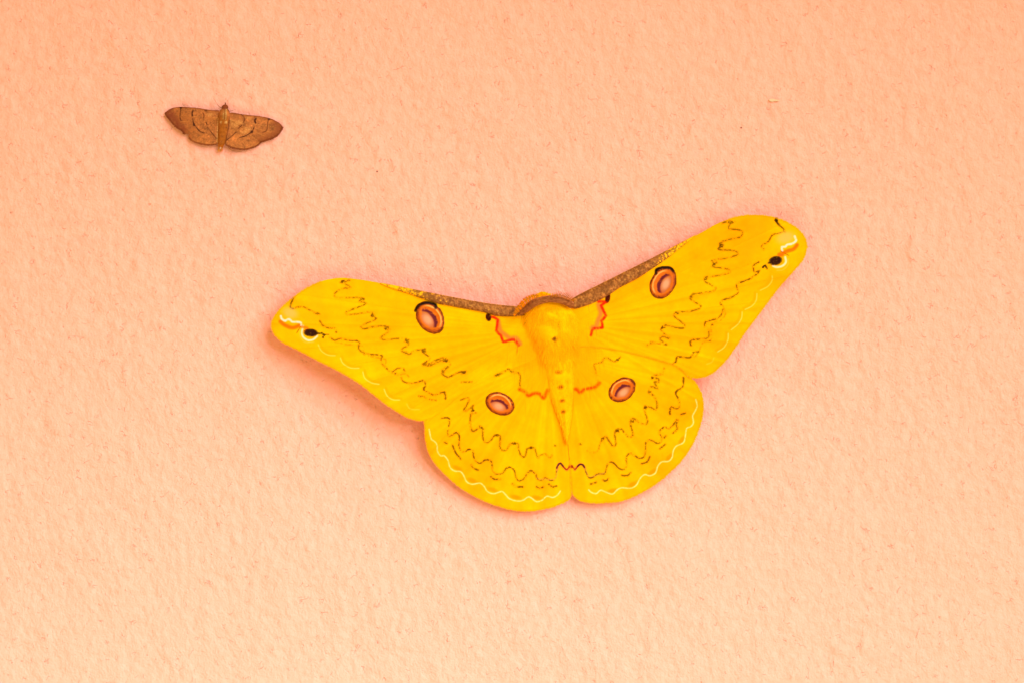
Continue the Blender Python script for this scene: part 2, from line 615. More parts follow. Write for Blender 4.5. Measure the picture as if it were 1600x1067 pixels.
knots([(485, 145, 1.2), (590, 250, 1.2), (650, 332, 1.2), (728, 405, 1), (840, 470, .9), (832, 535, .6), (935, 530, .8), (1050, 578, .9)], A)
knots([(200, 508, 1), (300, 573, .9), (80, 455, .6)], B2)
# left forewing, outer thin line
zig([(232, 205, 1.5), (212, 225, 1.4), (198, 258), (190, 285), (205, 296, .8)], A, 1.5, DKK, .95, .25)
cv.blob(*crop([(222, 211)], *A)[0], 3.4, 2.0, -50, DKK, .9, .4, .3)
zig([(205, 294), (255, 283), (295, 300), (330, 320), (352, 326), (340, 318)], A, 1.1, OCH, .8)
zig([(355, 362), (375, 390), (410, 402), (440, 404), (446, 425)], A, 1.1, OCH, .85)
zig([(412, 452), (435, 468), (470, 460), (520, 470), (565, 472), (576, 488), (570, 512), (595, 535), (640, 545), (700, 552), (694, 585), (715, 612), (755, 640), (785, 622), (815, 622), (826, 640)], A, 1.1, (120, 72, 8), .8)
zig([(806, 672), (815, 692), (850, 705), (895, 700)], A, 1.0, OCH, .8)
zig([(900, 697), (930, 690, 1.2), (942, 716, 1.2), (930, 740), (960, 758), (990, 772), (1020, 760, 1.1), (1048, 755, 1.3), (1053, 792, 1.2)], A, 1.3, DK, .85)
zig([(905, 775), (935, 780), (970, 795), (1000, 800)], A, 1.1, OCH, .6, .9)
knots([(775, 650, .7), (915, 778, .6), (935, 742, .6)], A, 1.6)
zig([(440, 480, .5), (520, 492), (590, 500), (600, 545), (660, 560), (722, 575), (716, 610), (745, 640), (790, 660), (830, 650), (850, 670)], A, 1.0, OCH, .30, .9)
zig([(330, 620, .6), (345, 665), (320, 700), (268, 722), (262, 770), (262, 815), (215, 828), (190, 880), (160, 920)], C6, 1.0, OCH, .30, .9)
# left apex: pink patch, white wave, orange edge, black eye
cv.blob(*crop([(190, 318)], *A)[0], 12, 8, 20, (255, 203, 130), .65, .6)
cv.stroke(crop([(135, 365), (165, 388), (205, 400), (245, 385)], *A), 5.5, (255, 118, 8), .9, 1.8)
cv.stroke(crop([(138, 335), (143, 350), (162, 361), (183, 352), (203, 367), (226, 367), (248, 372), (252, 388)], *A), 3.2, (255, 236, 218), 1.0, .8, .1)
cv.stroke(crop([(262, 390), (255, 425), (262, 450), (288, 468), (318, 464), (340, 445)], *A), 3.0, (255, 240, 205), .95, 1.0)
cv.stroke(crop([(245, 412), (246, 447), (275, 480), (322, 478)], *A), 2.0, (255, 205, 60), .8, 1.0)
cv.stroke(crop([(255, 395), (285, 402), (272, 420)], *A), 4, (255, 120, 15), .75, 1.6)
cv.blob(*crop([(304, 427)], *A)[0], 10.5, 6.0, 4, (58, 24, 18), 1.0, .25, .12)
cv.stroke(crop([(325, 430), (355, 431)], *A), 2.2, (60, 26, 10), .9, .7)
cv.stroke(crop([(248, 393), (226, 428)], *A), 1.0, DK, .8, .5)
cv.stroke(crop([(365, 430), (378, 440), (372, 452)], *A), 3.2, DKK, .8, .8, .5)
cv.stroke(crop([(378, 437), (405, 437)], *A), 1.5, DK, .7, .6, .5)
# left pale crescents
for arc, k in (([(346, 492), (362, 524), (398, 548), (440, 552)], .85), ([(469, 565), (484, 596), (525, 620), (572, 622)], .95), ([(594, 642), (604, 676), (640, 702), (684, 711)], 1),
               ([(712, 738), (728, 774), (760, 796), (798, 798)], 1), ([(838, 820), (858, 848), (908, 851)], .5)):
    a_ = np.array(crop(arc, *A)); off = np.array([2.6, -2.6])
    cv.stroke((a_ + off).tolist(), 3.5, (252, 170, 0), .5 * k, 1.8)
    cv.stroke(a_.tolist(), 1.6, (255, 228, 100), k * .9, .7)

# right forewing
zig([(325, 146), (350, 136, 1.4), (397, 137, 1.3), (372, 148), (360, 175), (385, 180), (425, 184), (442, 200), (425, 226), (370, 238), (325, 250)], C6, 1.4, DK)
zig([(325, 250), (310, 262), (332, 270), (303, 290), (320, 298), (375, 300), (412, 312), (408, 328), (355, 344), (290, 355), (268, 362)], C6, 1.4, DK)
zig([(268, 362), (298, 372), (265, 392), (305, 400), (355, 408), (370, 423), (345, 438), (285, 449), (230, 455), (228, 480), (262, 500), (288, 515), (275, 533), (215, 545), (158, 552)], C6, 1.3, DK)
zig([(158, 552), (142, 580), (175, 602), (202, 620), (188, 638), (125, 654), (72, 654), (48, 676), (78, 702), (108, 730), (98, 748), (50, 742), (0, 730)], C6, 1.3, DK)
zig([(800, 570), (768, 600), (800, 640), (828, 660), (780, 650), (760, 668), (808, 702), (780, 700), (700, 690), (672, 712)], C5, 1.2, OCH, .8)
knots([(370, 140, 1.1), (318, 275, 1.2), (280, 376, 1.1), (232, 462, .9), (148, 572, .8), (68, 660, .9)], C6)
knots([(785, 585, .8), (815, 660, .7), (700, 690, .6)], C5)
zig([(632, 122, 1.5), (645, 146, 1.4), (678, 178), (686, 196, .8)], C6, 1.5, DKK, .95, .25)
cv.blob(*crop([(637, 129)], *C6)[0], 3.0, 2.4, 30, DKK, .9, .4, .3)
zig([(684, 194), (650, 202), (612, 214), (592, 250), (560, 268), (553, 280), (566, 296)], C6, 1.1, OCH, .85)
zig([(535, 368), (505, 390), (512, 425), (540, 420), (500, 456), (455, 478), (415, 490), (408, 512), (416, 545), (380, 570), (335, 585), (316, 600, 1.2), (320, 612, 1.2)], C6, 1.2, (110, 64, 8), .85)
zig([(328, 640, .7), (325, 665, .8), (300, 690, .8), (255, 704), (230, 712, 1.2), (225, 738, 1.3)], C6, 1.3, DK, .8)
zig([(245, 758, .6), (248, 800, .7), (200, 810), (160, 812, 1.1), (142, 825, 1.3), (146, 845, 1.2)], C6, 1.3, DK, .85)
zig([(190, 880, .6), (165, 885, .6), (140, 914, .8), (90, 910), (66, 912, 1.2), (58, 938, 1.2), (42, 952)], C6, 1.3, DK, .8)
knots([(270, 728, .6), (160, 885, .6), (255, 820, .4)], C6, 1.6)
cv.blob(*crop([(690, 228)], *C6)[0], 14, 9, -15, (255, 203, 130), .65, .6)
cv.stroke(crop([(756, 270), (735, 294), (700, 305), (655, 325)], *C6), 5.5, (255, 118, 8), .9, 1.8)
cv.stroke(crop([(742, 220), (750, 245), (728, 262), (700, 268), (688, 280), (668, 282), (672, 302)], *C6), 3.2, (255, 238, 220), 1.0, .8, .1)
cv.stroke(crop([(688, 340), (692, 368), (672, 390), (640, 397), (618, 390)], *C6), 3.2, (255, 240, 205), .95, 1.0)
cv.stroke(crop([(706, 350), (702, 385), (675, 412), (640, 416)], *C6), 2.0, (255, 205, 60), .8, 1.0)
cv.stroke(crop([(650, 325), (672, 330)], *C6), 4, (255, 120, 15), .75, 1.6)
cv.blob(*crop([(632, 360)], *C6)[0], 10.0, 6.8, -12, (58, 24, 18), 1.0, .25, .12)
cv.stroke(crop([(610, 370), (590, 374)], *C6), 2.2, (60, 26, 10), .8, .7)
cv.stroke(crop([(660, 304), (708, 330)], *C6), 1.0, DK, .8, .5)
cv.stroke(crop([(560, 398), (575, 388), (582, 405)], *C6), 3.0, DKK, .75, .8, .5)
for arc, k in (([(613, 448), (612, 475), (588, 508), (545, 530)], .75), ([(525, 550), (521, 588), (497, 620), (458, 640)], .9), ([(440, 655), (437, 690), (415, 726), (378, 756)], .95),
               ([(360, 778), (358, 815), (336, 856), (300, 881)], .95), ([(278, 915), (265, 940), (235, 952)], .5)):
    a_ = np.array(crop(arc, *C6)); off = np.array([-3.0, -2.0])
    cv.stroke((a_ + off).tolist(), 3.5, (252, 170, 0), .5 * k, 1.8)
    cv.stroke(a_.tolist(), 1.6, (255, 228, 100), k * .9, .7)

# red marks at the wing roots
cv.stroke(crop([(492, 290), (505, 345), (535, 370), (560, 388), (590, 385), (615, 415)], *B2), 6.5, (255, 118, 60), .75, 2.6)
cv.stroke(crop([(455, 268), (490, 285), (482, 345), (508, 372), (520, 405), (552, 398), (582, 395), (605, 425)], *B2), 3.8, (246, 40, 10), .95, 1.4, .12, 2)
cv.blob(*crop([(438, 270)], *B2)[0], 4.2, 6.0, -12, (70, 14, 8), .97, .3, .15)
cv.stroke(crop([(335, 430), (350, 490), (330, 540), (318, 580), (290, 590)], *C5), 7, (255, 122, 66), .75, 2.8)
cv.stroke(crop([(335, 408), (395, 408), (352, 435), (385, 505), (355, 540), (362, 588), (298, 594), (282, 640)], *C5), 3.8, (246, 40, 10), .95, 1.4, .12, 2)
cv.blob(*crop([(398, 380)], *C5)[0], 3.8, 7.5, 8, (84, 14, 8), .97, .3, .15)
# red-orange line across the hindwing roots
cv.stroke(crop([(612, 668), (640, 680), (660, 702), (690, 690), (720, 692), (745, 716), (757, 690), (768, 672)], *B2), 5.2, (255, 104, 0), .9, 2.4, .15)
cv.stroke(crop([(640, 682), (660, 704), (690, 692), (720, 694), (745, 718)], *B2), 2.0, (238, 70, 5), .6, 1.2, .2)
cv.stroke(crop([(240, 195), (258, 196), (272, 216), (300, 196), (330, 191), (370, 180), (396, 155)], *C4), 5.2, (255, 104, 0), .9, 2.4, .15)
cv.stroke(crop([(242, 195), (272, 214), (300, 196), (365, 182)], *C4), 2.0, (238, 70, 5), .55, 1.2, .2)
zig([(475, 590), (505, 580), (520, 572), (548, 553), (568, 572), (600, 574), (614, 592), (612, 640), (614, 668)], B2, 1.3, OCH, .7)
knots([(490, 587, .6), (568, 570, .4)], B2)
zig([(305, 850), (310, 835), (355, 825), (370, 798), (400, 796), (440, 820), (468, 808), (486, 788)], C5, 1.2, OCH, .7)
zig([(305, 850), (318, 900), (330, 960)], C5, 1.1, OCH, .45)
knots([(465, 808, .7)], C5, 2)

# hindwing, left
BRN = (158, 98, 0)
zig([(330, 264), (378, 250), (372, 285), (345, 335), (385, 322), (408, 300), (398, 345), (425, 345)], C3, 1.2, BRN, .8)
zig([(392, 352), (388, 420), (402, 462), (428, 455), (445, 432), (470, 450), (468, 500), (490, 536), (522, 520), (545, 490), (580, 496), (578, 560), (592, 586), (622, 580), (648, 545), (692, 545), (700, 590), (720, 626), (742, 622), (755, 575), (800, 575, .9), (822, 632, .7), (840, 618, .6), (872, 610, .5), (896, 636, .5), (912, 618, .4)], C3, 1.3, BRN, .75)
knots([(405, 335, .9), (455, 440, .7), (558, 492, .9), (670, 542, .9), (782, 570, .8), (930, 556, .35), (640, 90, 0)], C3, 2.6, (110, 60, 0))
zig([(205, 382, .6), (245, 378, 1.2), (256, 400), (246, 450, .7), (248, 492, .8), (275, 486), (300, 470, 1.3), (319, 495, 1.1), (316, 555, .8), (332, 592, .8), (360, 592, .7), (380, 580, 1.2), (406, 592, 1.2), (412, 632, .8), (432, 662, .8), (458, 668, .8), (488, 645, 1.2), (525, 660, 1.1), (530, 702, .6), (550, 736, .8), (592, 736, .7), (620, 702, 1), (648, 695, 1.3), (672, 716, 1), (682, 760, .5), (702, 781, .8), (732, 770, .7), (758, 730, 1), (785, 716, 1.4), (808, 740, 1.1), (822, 771, .8), (850, 776, .8), (870, 762, .6), (900, 777, .8), (930, 770, .8), (942, 720, .7)], C3, 1.2, (86, 48, 14), .85)
cv.stroke(crop([(815, 765), (850, 770), (930, 768), (950, 700)], *C3), 1.8, (245, 190, 120), .35, 1.2)
for seg in ([(225, 535), (238, 541)], [(275, 553), (294, 600), (328, 642)], [(395, 680), (410, 700), (440, 713)], [(520, 755), (545, 772), (582, 770)], [(658, 800), (680, 818), (725, 821)], [(815, 820), (835, 829), (856, 820)], [(893, 803), (915, 821), (942, 815)]):
    zig(seg, C3, 1.3, (90, 50, 14), .85, .4)
cv.stroke(crop([(945, 712), (952, 682), (966, 672), (985, 692), (1008, 712), (1030, 690)], *C3), 3.4, (240, 120, 70), .6, 1.6)
cv.stroke(crop([(943, 700), (952, 680), (968, 670), (985, 690)], *C3), 2.6, (86, 18, 36), .95, .8, .2)
cv.stroke(crop([(985, 690), (1006, 710), (1022, 695), (1036, 690), (1058, 702), (1075, 690)], *C3), 1.9, (170, 32, 18), .85, .8, .2)
cv.blob(*crop([(1034, 690)], *C3)[0], 3.6, 2.6, 0, (160, 24, 18), .85, .4, .2)
wl = [(125, 452), (138, 512), (160, 530), (175, 550), (180, 597), (200, 621), (222, 622), (246, 650), (260, 697), (290, 719), (325, 722), (346, 746), (365, 786), (400, 803), (450, 797), (476, 815), (500, 851), (540, 864), (590, 850), (615, 870), (640, 896), (690, 911), (730, 905), (760, 885), (785, 895), (815, 915), (850, 905), (880, 880), (915, 888), (946, 875), (966, 848)]
for q in ((305, 700), (400, 778), (530, 838), (680, 886), (815, 890)):
    cv.blob(*crop([q], *C3)[0], 8, 3.2, 25 - 0.03 * (q[0] - 300), (255, 150, 0), .7, .6)
cv.stroke(crop(wl, *C3), 1.9, (255, 236, 140), .95, .7, .12)
# hindwing, right
zig([(812, 60, .5), (800, 98, .8), (770, 100), (735, 118), (772, 128), (775, 150), (748, 150), (772, 190), (725, 178), (712, 215), (746, 238), (767, 292), (756, 326), (722, 310), (690, 305)], C4, 1.2, BRN, .8)
zig([(690, 305), (684, 325), (705, 398), (686, 421), (650, 405), (612, 383), (592, 405), (612, 482), (586, 501), (555, 472), (530, 448), (495, 468), (502, 540), (486, 560), (460, 530), (440, 500), (415, 515), (395, 560, .5), (388, 592, .5), (340, 602, .4), (318, 590, .3)], C4, 1.3, BRN, .75)
knots([(738, 122, .8), (718, 214, .9), (690, 318, .9), (606, 400, .9), (514, 462, 1), (418, 512, .8), (275, 545, .5)], C4, 2.6, (110, 60, 0))
zig([(935, 122, 1.2), (930, 180, .7), (885, 214, 1.2), (905, 262, .7), (909, 312, .8), (880, 318, .9), (858, 308, 1), (847, 335, 1.3), (850, 356)], C4, 1.3, (96, 54, 10), .85)
zig([(892, 388, .7), (864, 430, .8), (840, 446, .8), (815, 438), (795, 450, 1.2), (779, 472, 1.2), (795, 502, .6), (790, 530, .7), (765, 541, .8), (735, 525), (712, 522, 1.1), (690, 545, 1.2), (692, 590, .6), (680, 630, .8), (650, 636, .8), (620, 618), (600, 606, 1.3), (578, 614, 1.2), (569, 640), (570, 690, .6), (550, 711, .8), (520, 700, .7), (490, 670), (466, 662, 1.4), (448, 678, 1.1), (440, 705, .7), (430, 736, .8), (405, 736, .7), (380, 740, .7), (356, 758, .9), (330, 760, .9), (310, 725, .8), (300, 690)], C4, 1.2, (86, 48, 14), .85)
cv.stroke(crop([(302, 695), (328, 752), (358, 752), (430, 730)], *C4), 1.8, (245, 190, 120), .35, 1.2)
for seg in ([(946, 348), (922, 356)], [(900, 394), (888, 420), (896, 450), (868, 476)], [(818, 548), (785, 576)], [(719, 628), (702, 660), (668, 671)], [(597, 728), (576, 748), (540, 746)], [(455, 768), (438, 783), (418, 777)], [(374, 791), (340, 803)], [(822, 495), (812, 505)]):
    zig(seg, C4, 1.3, (90, 50, 14), .85, .4)
cv.stroke(crop([(302, 700), (292, 682), (270, 676), (255, 690), (238, 712)], *C4), 3.4, (240, 120, 70), .55, 1.6)
cv.stroke(crop([(300, 695), (290, 680), (272, 676), (256, 690)], *C4), 2.6, (86, 18, 36), .95, .8, .2)
cv.stroke(crop([(256, 690), (240, 710), (228, 695)], *C4), 1.6, (150, 30, 18), .8, .7, .2)
wr = [(1014, 260), (1023, 300), (1010, 336), (994, 366), (999, 410), (980, 436), (956, 446), (948, 490), (935, 537), (890, 559), (870, 590), (862, 632), (840, 656), (795, 661), (770, 690), (756, 731), (720, 749), (685, 742), (655, 770), (635, 806), (600, 829), (540, 826), (510, 840), (480, 866), (440, 855), (405, 842), (376, 863), (345, 856), (328, 840)]
for q in ((925, 520), (845, 630), (735, 725), (610, 803), (480, 845)):
    cv.blob(*crop([q], *C4)[0], 8, 3.2, -55 + 0.09 * (925 - q[0]), (255, 150, 0), .7, .6)
cv.stroke(crop(wr, *C4), 1.9, (255, 236, 140), .95, .7, .12)
# abdomen and thorax spots
for (x, y, k, rx) in ((875, 562, .3, 4), (873.5, 580.5, .9, 5), (876, 604.5, .8, 4), (878.5, 625.5, .75, 3.8), (880.5, 643, .75, 3.4), (881, 660, .2, 2)):
    cv.blob(x, y, rx * 1.15, 3.0, -5, (206, 84, 0), .95 * k, .5, .3)
    cv.blob(x, y - .6, rx * .6, 1.2, -5, (120, 50, 10), .45 * k, .5, .4)
cv.blob(867, 530, 3.6, 3.8, 0, (120, 38, 12), .95, .35, .2)
for q in ((654, 283), (900, 283), (818, 250), (830, 300)):
    cv.blob(*crop([q], *B2)[0], 2.2, 2, 0, (160, 90, 0), .4, .5)
for a_, b_ in (((856, 612), (885, 690)), ((896, 606), (887, 690))):
    cv.stroke([a_, ((a_[0] + b_[0]) / 2 + (0 if a_[0] < 880 else 3), (a_[1] + b_[1]) / 2), b_], 1.2, (232, 140, 0), .45, 1.0)


def eyespot_paint(cx, cy, a, b, ang, sgn, cap):
    """ringed eyespot; sgn = which side of the long axis carries the dark crescent"""
    r = a + 4
    sl = cv.win(cx - r, cy - r, cx + r, cy + r)
    c, s_ = math.cos(math.radians(ang)), math.sin(math.radians(ang))
    dx, dy = cv.X[sl] - cx, cv.Y[sl] - cy
    u = (dx * c + dy * s_) / a
    v = sgn * (-dx * s_ + dy * c) / b
    rr = np.hypot(u, v) + .010 * cv.n2[sl] + .014 * cv.n3[sl]
    nz = cv.n1[sl] * .05
    cv.mix(sl, sstep(1.06, .97, rr), (104, 34, 10))
    cv.mix(sl, sstep(.97, .84, rr + nz), (206, 92, 10))
    cv.mix(sl, .6 * sstep(.92, .7, rr), (232, 112, 14))
    cv.mix(sl, .85 * sstep(.08, .02, np.abs(rr - .76)) * sstep(-.05, .5, v), (255, 190, 104))
    cv.mix(sl, .5 * sstep(.12, .02, np.abs(rr - .86)) * sstep(-.1, -.6, v), (170, 66, 14))
    lu, lv = u / .60, (v + .14) / .50
    lr = np.hypot(lu, lv) + .05 * cv.n2[sl] + .03 * cv.n1[sl]
    cv.mix(sl, sstep(1.08, .88, lr), (204, 100, 52))
    cv.mix(sl, .95 * sstep(.95, .2, np.hypot(lu, lv + .26)), (230, 160, 120))
    cres = sstep(1.10, .96, lr) * sstep(.72, .98, np.hypot(lu * .93, lv + .34))
    cv.mix(sl, .95 * cres * sstep(-.45, .1, lv), (102, 24, 38))
    if cap is not None:
        cv.stroke(cap, 4.2, (34, 12, 8), .97, 1.2, .1)

SPOTS = {
    'FL': (672.3, 496.5, 27.0, 20.0, 54, -1, crop([(886, 305), (905, 275), (950, 262), (995, 272), (998, 290)], *A)),
    'FR': (1035.7, 442.3, 26.0, 19.0, -64, -1, crop([(852, 195), (830, 174), (780, 172), (738, 186), (734, 212)], *C5)),
    'HL': (781.0, 630.2, 23.0, 16.8, 24, -1, None),
    'HR': (971.8, 608.6, 22.8, 16.8, -35, -1, None),
}
for k in SPOTS.values():
    eyespot_paint(*k)

# brown, gold-flecked costal bands and collar
def paint_band(top, bot, fade_x0, fade_x1):
    poly = np.concatenate([spline(top, 5), spline(bot, 5)[::-1]]) if top[0][0] < top[-1][0] else None
    sl = cv.win(poly[:, 0].min() - 3, poly[:, 1].min() - 3, poly[:, 0].max() + 3, poly[:, 1].max() + 3)
    ins = inside(poly, cv.X[sl], cv.Y[sl])
    n1, n2 = cv.n1[sl], cv.n2[sl]
    f = np.clip((cv.X[sl] - fade_x0) / (fade_x1 - fade_x0), 0, 1)       # 0 = yellow tip, 1 = solid brown
    dens = (n1 * .9 + n2 * .35) < (-1.5 + 4.4 * f)
    a = (ins & dens).astype(float)
    browns = np.array([166, 98, 44.]) + n1[..., None] * np.array([15, 12, 8.]) + n2[..., None] * np.array([14, 9, 5.])
    gold = np.array([202, 136, 62.])
    g = ((n1 > 1.35) & (n2 > -.4))[..., None]
    browns = np.where(g, gold, browns)
    dk = ((n1 < -1.2))[..., None]
    browns = np.where(dk, np.array([134, 74, 34.]), browns)
    a = a[..., None] * (.45 + .55 * sstep(.1, .8, f))[..., None]
    cv.c[sl] = cv.c[sl] * (1 - a) + browns * a

paint_band(band_L_top, band_L_bot, 592, 715)
paint_band(band_R_top, band_R_bot, 1090, 1000)
collar = [(812, 487), (822, 482), (832, 475), (845, 470), (858, 467.5), (872, 468.5), (884, 472), (893, 477)]
cvc = cv.c.copy()
np.clip(cv.c, 0, 255, out=cv.c)

# ------------------------------------------------------------------ the yellow moth: shape
moth = thing('silk_moth', 'large bright yellow moth with four brown eyespots resting open-winged on the wall', 'moth', tuple(P(np.array(866.), np.array(530.), np.array(0.0))))

FL = (crop([(480, 122), (420, 128), (360, 142), (300, 170), (250, 200), (200, 238), (150, 280), (110, 325), (88, 370), (90, 410), (110, 445), (150, 480), (200, 505), (270, 540), (340, 578), (420, 618), (500, 660), (580, 710), (650, 765), (720, 820), (780, 860), (830, 890), (880, 908), (925, 914), (944, 908)], *A)
      + [(688, 644), (722, 614), (762, 592), (805, 574), (842, 556), (856, 530), (848, 500), (828, 492)]
      + crop([(600, 212), (520, 205), (400, 189), (200, 152), (60, 124)], *B2) + crop([(740, 161), (640, 142), (560, 130)], *A))
FR = ([(893, 482), (890, 474)] + top_R
      + crop([(150, 228), (220, 190), (290, 150), (360, 122), (430, 103), (500, 97), (580, 102), (650, 118), (720, 150), (770, 185), (800, 225), (812, 265), (810, 305), (790, 355), (750, 405), (700, 460), (640, 530), (580, 610), (520, 690), (460, 770), (410, 845), (360, 915), (310, 970), (260, 1010), (210, 1029), (160, 1031), (128, 1020)], *C6)
      + [(1056, 571), (1010, 557), (965, 547), (925, 541), (888, 540), (872, 520), (880, 495)])
HL = (crop([(96, 400), (98, 450), (103, 520), (120, 590), (150, 650), (190, 700), (250, 760), (320, 820), (400, 870), (480, 910), (560, 940), (640, 963), (720, 974), (800, 972), (870, 960), (930, 945), (980, 925), (1015, 905), (1032, 882), (1036, 850), (1032, 760), (1022, 640), (1012, 540)], *C3)
      + [(881, 640), (874, 590), (862, 556), (830, 546), (770, 566), (715, 596), (676, 632)])
HR = (crop([(196, 560), (205, 650), (214, 760), (219, 830), (232, 875), (260, 900), (310, 918), (370, 924), (440, 921), (520, 914), (600, 889), (680, 850), (760, 800), (840, 735), (920, 655), (980, 570), (1020, 490), (1050, 400), (1062, 320), (1058, 250), (1035, 190), (1000, 140), (960, 112)], *C4)
      + [(1054, 562), (1000, 540), (940, 530), (890, 536), (874, 556), (878, 600), (882, 640)])

VEINS = {}
def vein_relief(x, y, root, angles, w, amp):
    dx, dy = x - root[0], y - root[1]
    r = np.hypot(dx, dy)
    th = np.degrees(np.arctan2(dy, dx))
    out = 0 * x
    for a in angles:
        d = (th - a + 180) % 360 - 180
        d = np.radians(d) * r
        out = out + np.exp(-0.5 * (d / w) ** 2) * (np.abs(d) < 5 * w)
    return amp * out * sstep(20, 70, r)


def h_fore(side):
    root = ROOT_L if side < 0 else ROOT_R
    tip = (430, 505) if side < 0 else (1256, 385)
    ax = np.array([tip[0] - root[0], tip[1] - root[1]], float); Ln = np.hypot(*ax); ax /= Ln
    nx = np.array([-ax[1], ax[0]])                 # towards the hind margin on the right wing
    if side < 0:
        nx = -nx
    a0 = math.degrees(math.atan2(ax[1], ax[0]))
    ang = [a0 + side * d for d in (-7, 0, 6, 12, 18.5, 25.5, 33, 41, 50)]
    for a in ang:
        ca_, sa_ = math.cos(math.radians(a)), math.sin(math.radians(a))
        cv.stroke([(root[0] + ca_ * r_, root[1] + sa_ * r_, k_) for r_, k_ in ((60, 0.2), (140, .7), (240, 1), (330, 1), (440, .8))], 1.6, (240, 158, 0), .26, 1.2, .25, 2)

    def f(x, y):
        t = ((x - root[0]) * ax[0] + (y - root[1]) * ax[1]) / Ln
        v = ((x - root[0]) * nx[0] + (y - root[1]) * nx[1]) / Ln
        t = np.clip(t, -0.2, 1.1)
        h = 0.0056 - 0.0002 * t - 0.0014 * np.clip(t - .5, 0, 1) ** 2
        h = h + 0.0014 * sstep(0.02, 0.30, v) * sstep(0.25, 0.8, t)       # hind margin lifts
        h = h - 0.011 * np.clip(-v, 0, 1)                   # front edge dips
        h = h + 0.00018 * np.sin(t * 9 + v * 6) + 0.00012 * np.sin(v * 30 + t * 4)
        return h + vein_relief(x, y, root, ang, 2.2, 0.00011)
    return f


EDGE = {-1: [(664, 656), (688, 644), (722, 614), (762, 592), (805, 574), (842, 556)],
        1: [(1075, 588), (1056, 571), (1010, 557), (965, 547), (925, 541), (888, 540)]}


def h_hind(side):
    root = HROOT_L if side < 0 else HROOT_R

    def f(x, y):
        r = np.hypot(x - root[0], y - root[1]) / 240
        h = 0.0050 - 0.0026 * sstep(560, 800, y) - 0.0004 * np.clip(r, 0, 1.2) ** 2 + (0.0 if side > 0 else 0.00015)
        d = np.full(np.shape(x), 1e9)
        for (xa, ya), (xb, yb) in zip(EDGE[side][:-1], EDGE[side][1:]):
            L = (xb - xa) ** 2 + (yb - ya) ** 2
            t = np.clip(((x - xa) * (xb - xa) + (y - ya) * (yb - ya)) / L, 0, 1)
            d = np.minimum(d, np.hypot(x - xa - t * (xb - xa), y - ya - t * (yb - ya)))
        w = sstep(70, 4, d)
        w = np.where(inside(FLp if side < 0 else FRp, x, y), 1.0, w)
        h = h * (1 - w) + ((hFL if side < 0 else hFR)(x, y) - 0.00010) * w
        th = np.arctan2(y - root[1], (x - root[0]))
        h = h + 0.00010 * np.sin(th * 17 + 1.3 * side) * np.clip(r, 0, 1) * (1 - w) + 0.00006 * np.sin(th * 41) * np.clip(r, 0, 1) * (1 - w)
        return h
    return f


FLp, FRp = spline(FL, 6, True), spline(FR, 6, True)
# slightly deeper fringe along the outer margins
for q in (FL[2:25], FR[12:42], HL[:21], HR[1:23]):
    cv.stroke(q, 3.4, (246, 160, 0), .45, 1.6, .1)
hFL, hFR, hHL, hHR = h_fore(-1), h_fore(1), h_hind(-1), h_hind(1)
STEP = 0.75
fwL = wing('forewing', FL, STEP, hFL, cv, M_WING, moth)
fwR = wing('forewing', FR, STEP, hFR, cv, M_WING, moth)
hwL = wing('hindwing', HL, STEP, hHL, cv, M_WING, moth)
hwR = wing('hindwing', HR, STEP, hHR, cv, M_WING, moth)


def fringe(outline, hf, canvas, parent, mat_, n, lo, hi, tint):
    p = spline(outline, 10)[:, :2]
    d = np.concatenate([[0], np.cumsum(np.hypot(*np.diff(p, axis=0).T))])
    st_ = Strands()
    for _ in range(n):
        t = random.uniform(0, d[-1])
        i = min(np.searchsorted(d, t), len(p) - 1); i = max(i, 1)
        e = p[i] - p[i - 1]; e = e / (np.hypot(*e) + 1e-9)
        x, y = p[i - 1] + e * (t - d[i - 1])
        out_ = np.array([e[1], -e[0]]) * SIDE
        x0, y0 = x - out_[0] * 1.5, y - out_[1] * 1.5
        h = float(hf(np.array(x0), np.array(y0))) + .00001
        c = canvas.sample(np.array([x0]), np.array([y0]))[0] * (1 - tint[1]) + np.array(tint[0]) * tint[1]
        c = np.clip(c * random.uniform(.93, 1.05), 0, 255)
        v = random.uniform(-.35, .35)
        st_.add(P(np.array(x0), np.array(y0), np.array(h)), (out_[0] + e[0] * v, random.uniform(-.05, .15), -(out_[1] + e[1] * v)), random.uniform(lo, hi) * S, .7 * S, c)
    return st_.build('fringe', mat_, parent)


SIDE = 1.0


def eyespot_mesh(key, hf, parent):
    cx, cy, a, b, ang, sgn, cap = SPOTS[key]
    c, s_ = math.cos(math.radians(ang)), math.sin(math.radians(ang))
    nr, na = 26, 72
    V = []; F = []; C = []
    rs = np.linspace(0, 1, nr); th = np.arange(na) * 2 * math.pi / na
    R, T = np.meshgrid(rs, th, indexing='ij')
    u, v = R * np.cos(T), R * np.sin(T)
    x = cx + u * a * c - sgn * v * b * s_ * 1
    y = cy + u * a * s_ + sgn * v * b * c
    prof = 0.00003 + 0.00016 * np.exp(-((R - .74) / .16) ** 2) + 0.00012 * sstep(.55, .0, np.hypot(u / 1.1, v + .16)) - 0.00006 * (R > .98)
    pts = P(x, y, hf(x, y) + prof)
    V = pts.reshape(-1, 3); C = cv.sample(x, y).reshape(-1, 3)
    for i in range(nr - 1):
        for k in range(na):
            k2 = (k + 1) % na
            F.append([i * na + k, i * na + k2, (i + 1) * na + k2, (i + 1) * na + k])
    if sgn > 0:
        F = [f[::-1] for f in F]
    return mesh_obj('eyespot', V, F, M_SPOT, parent, C)


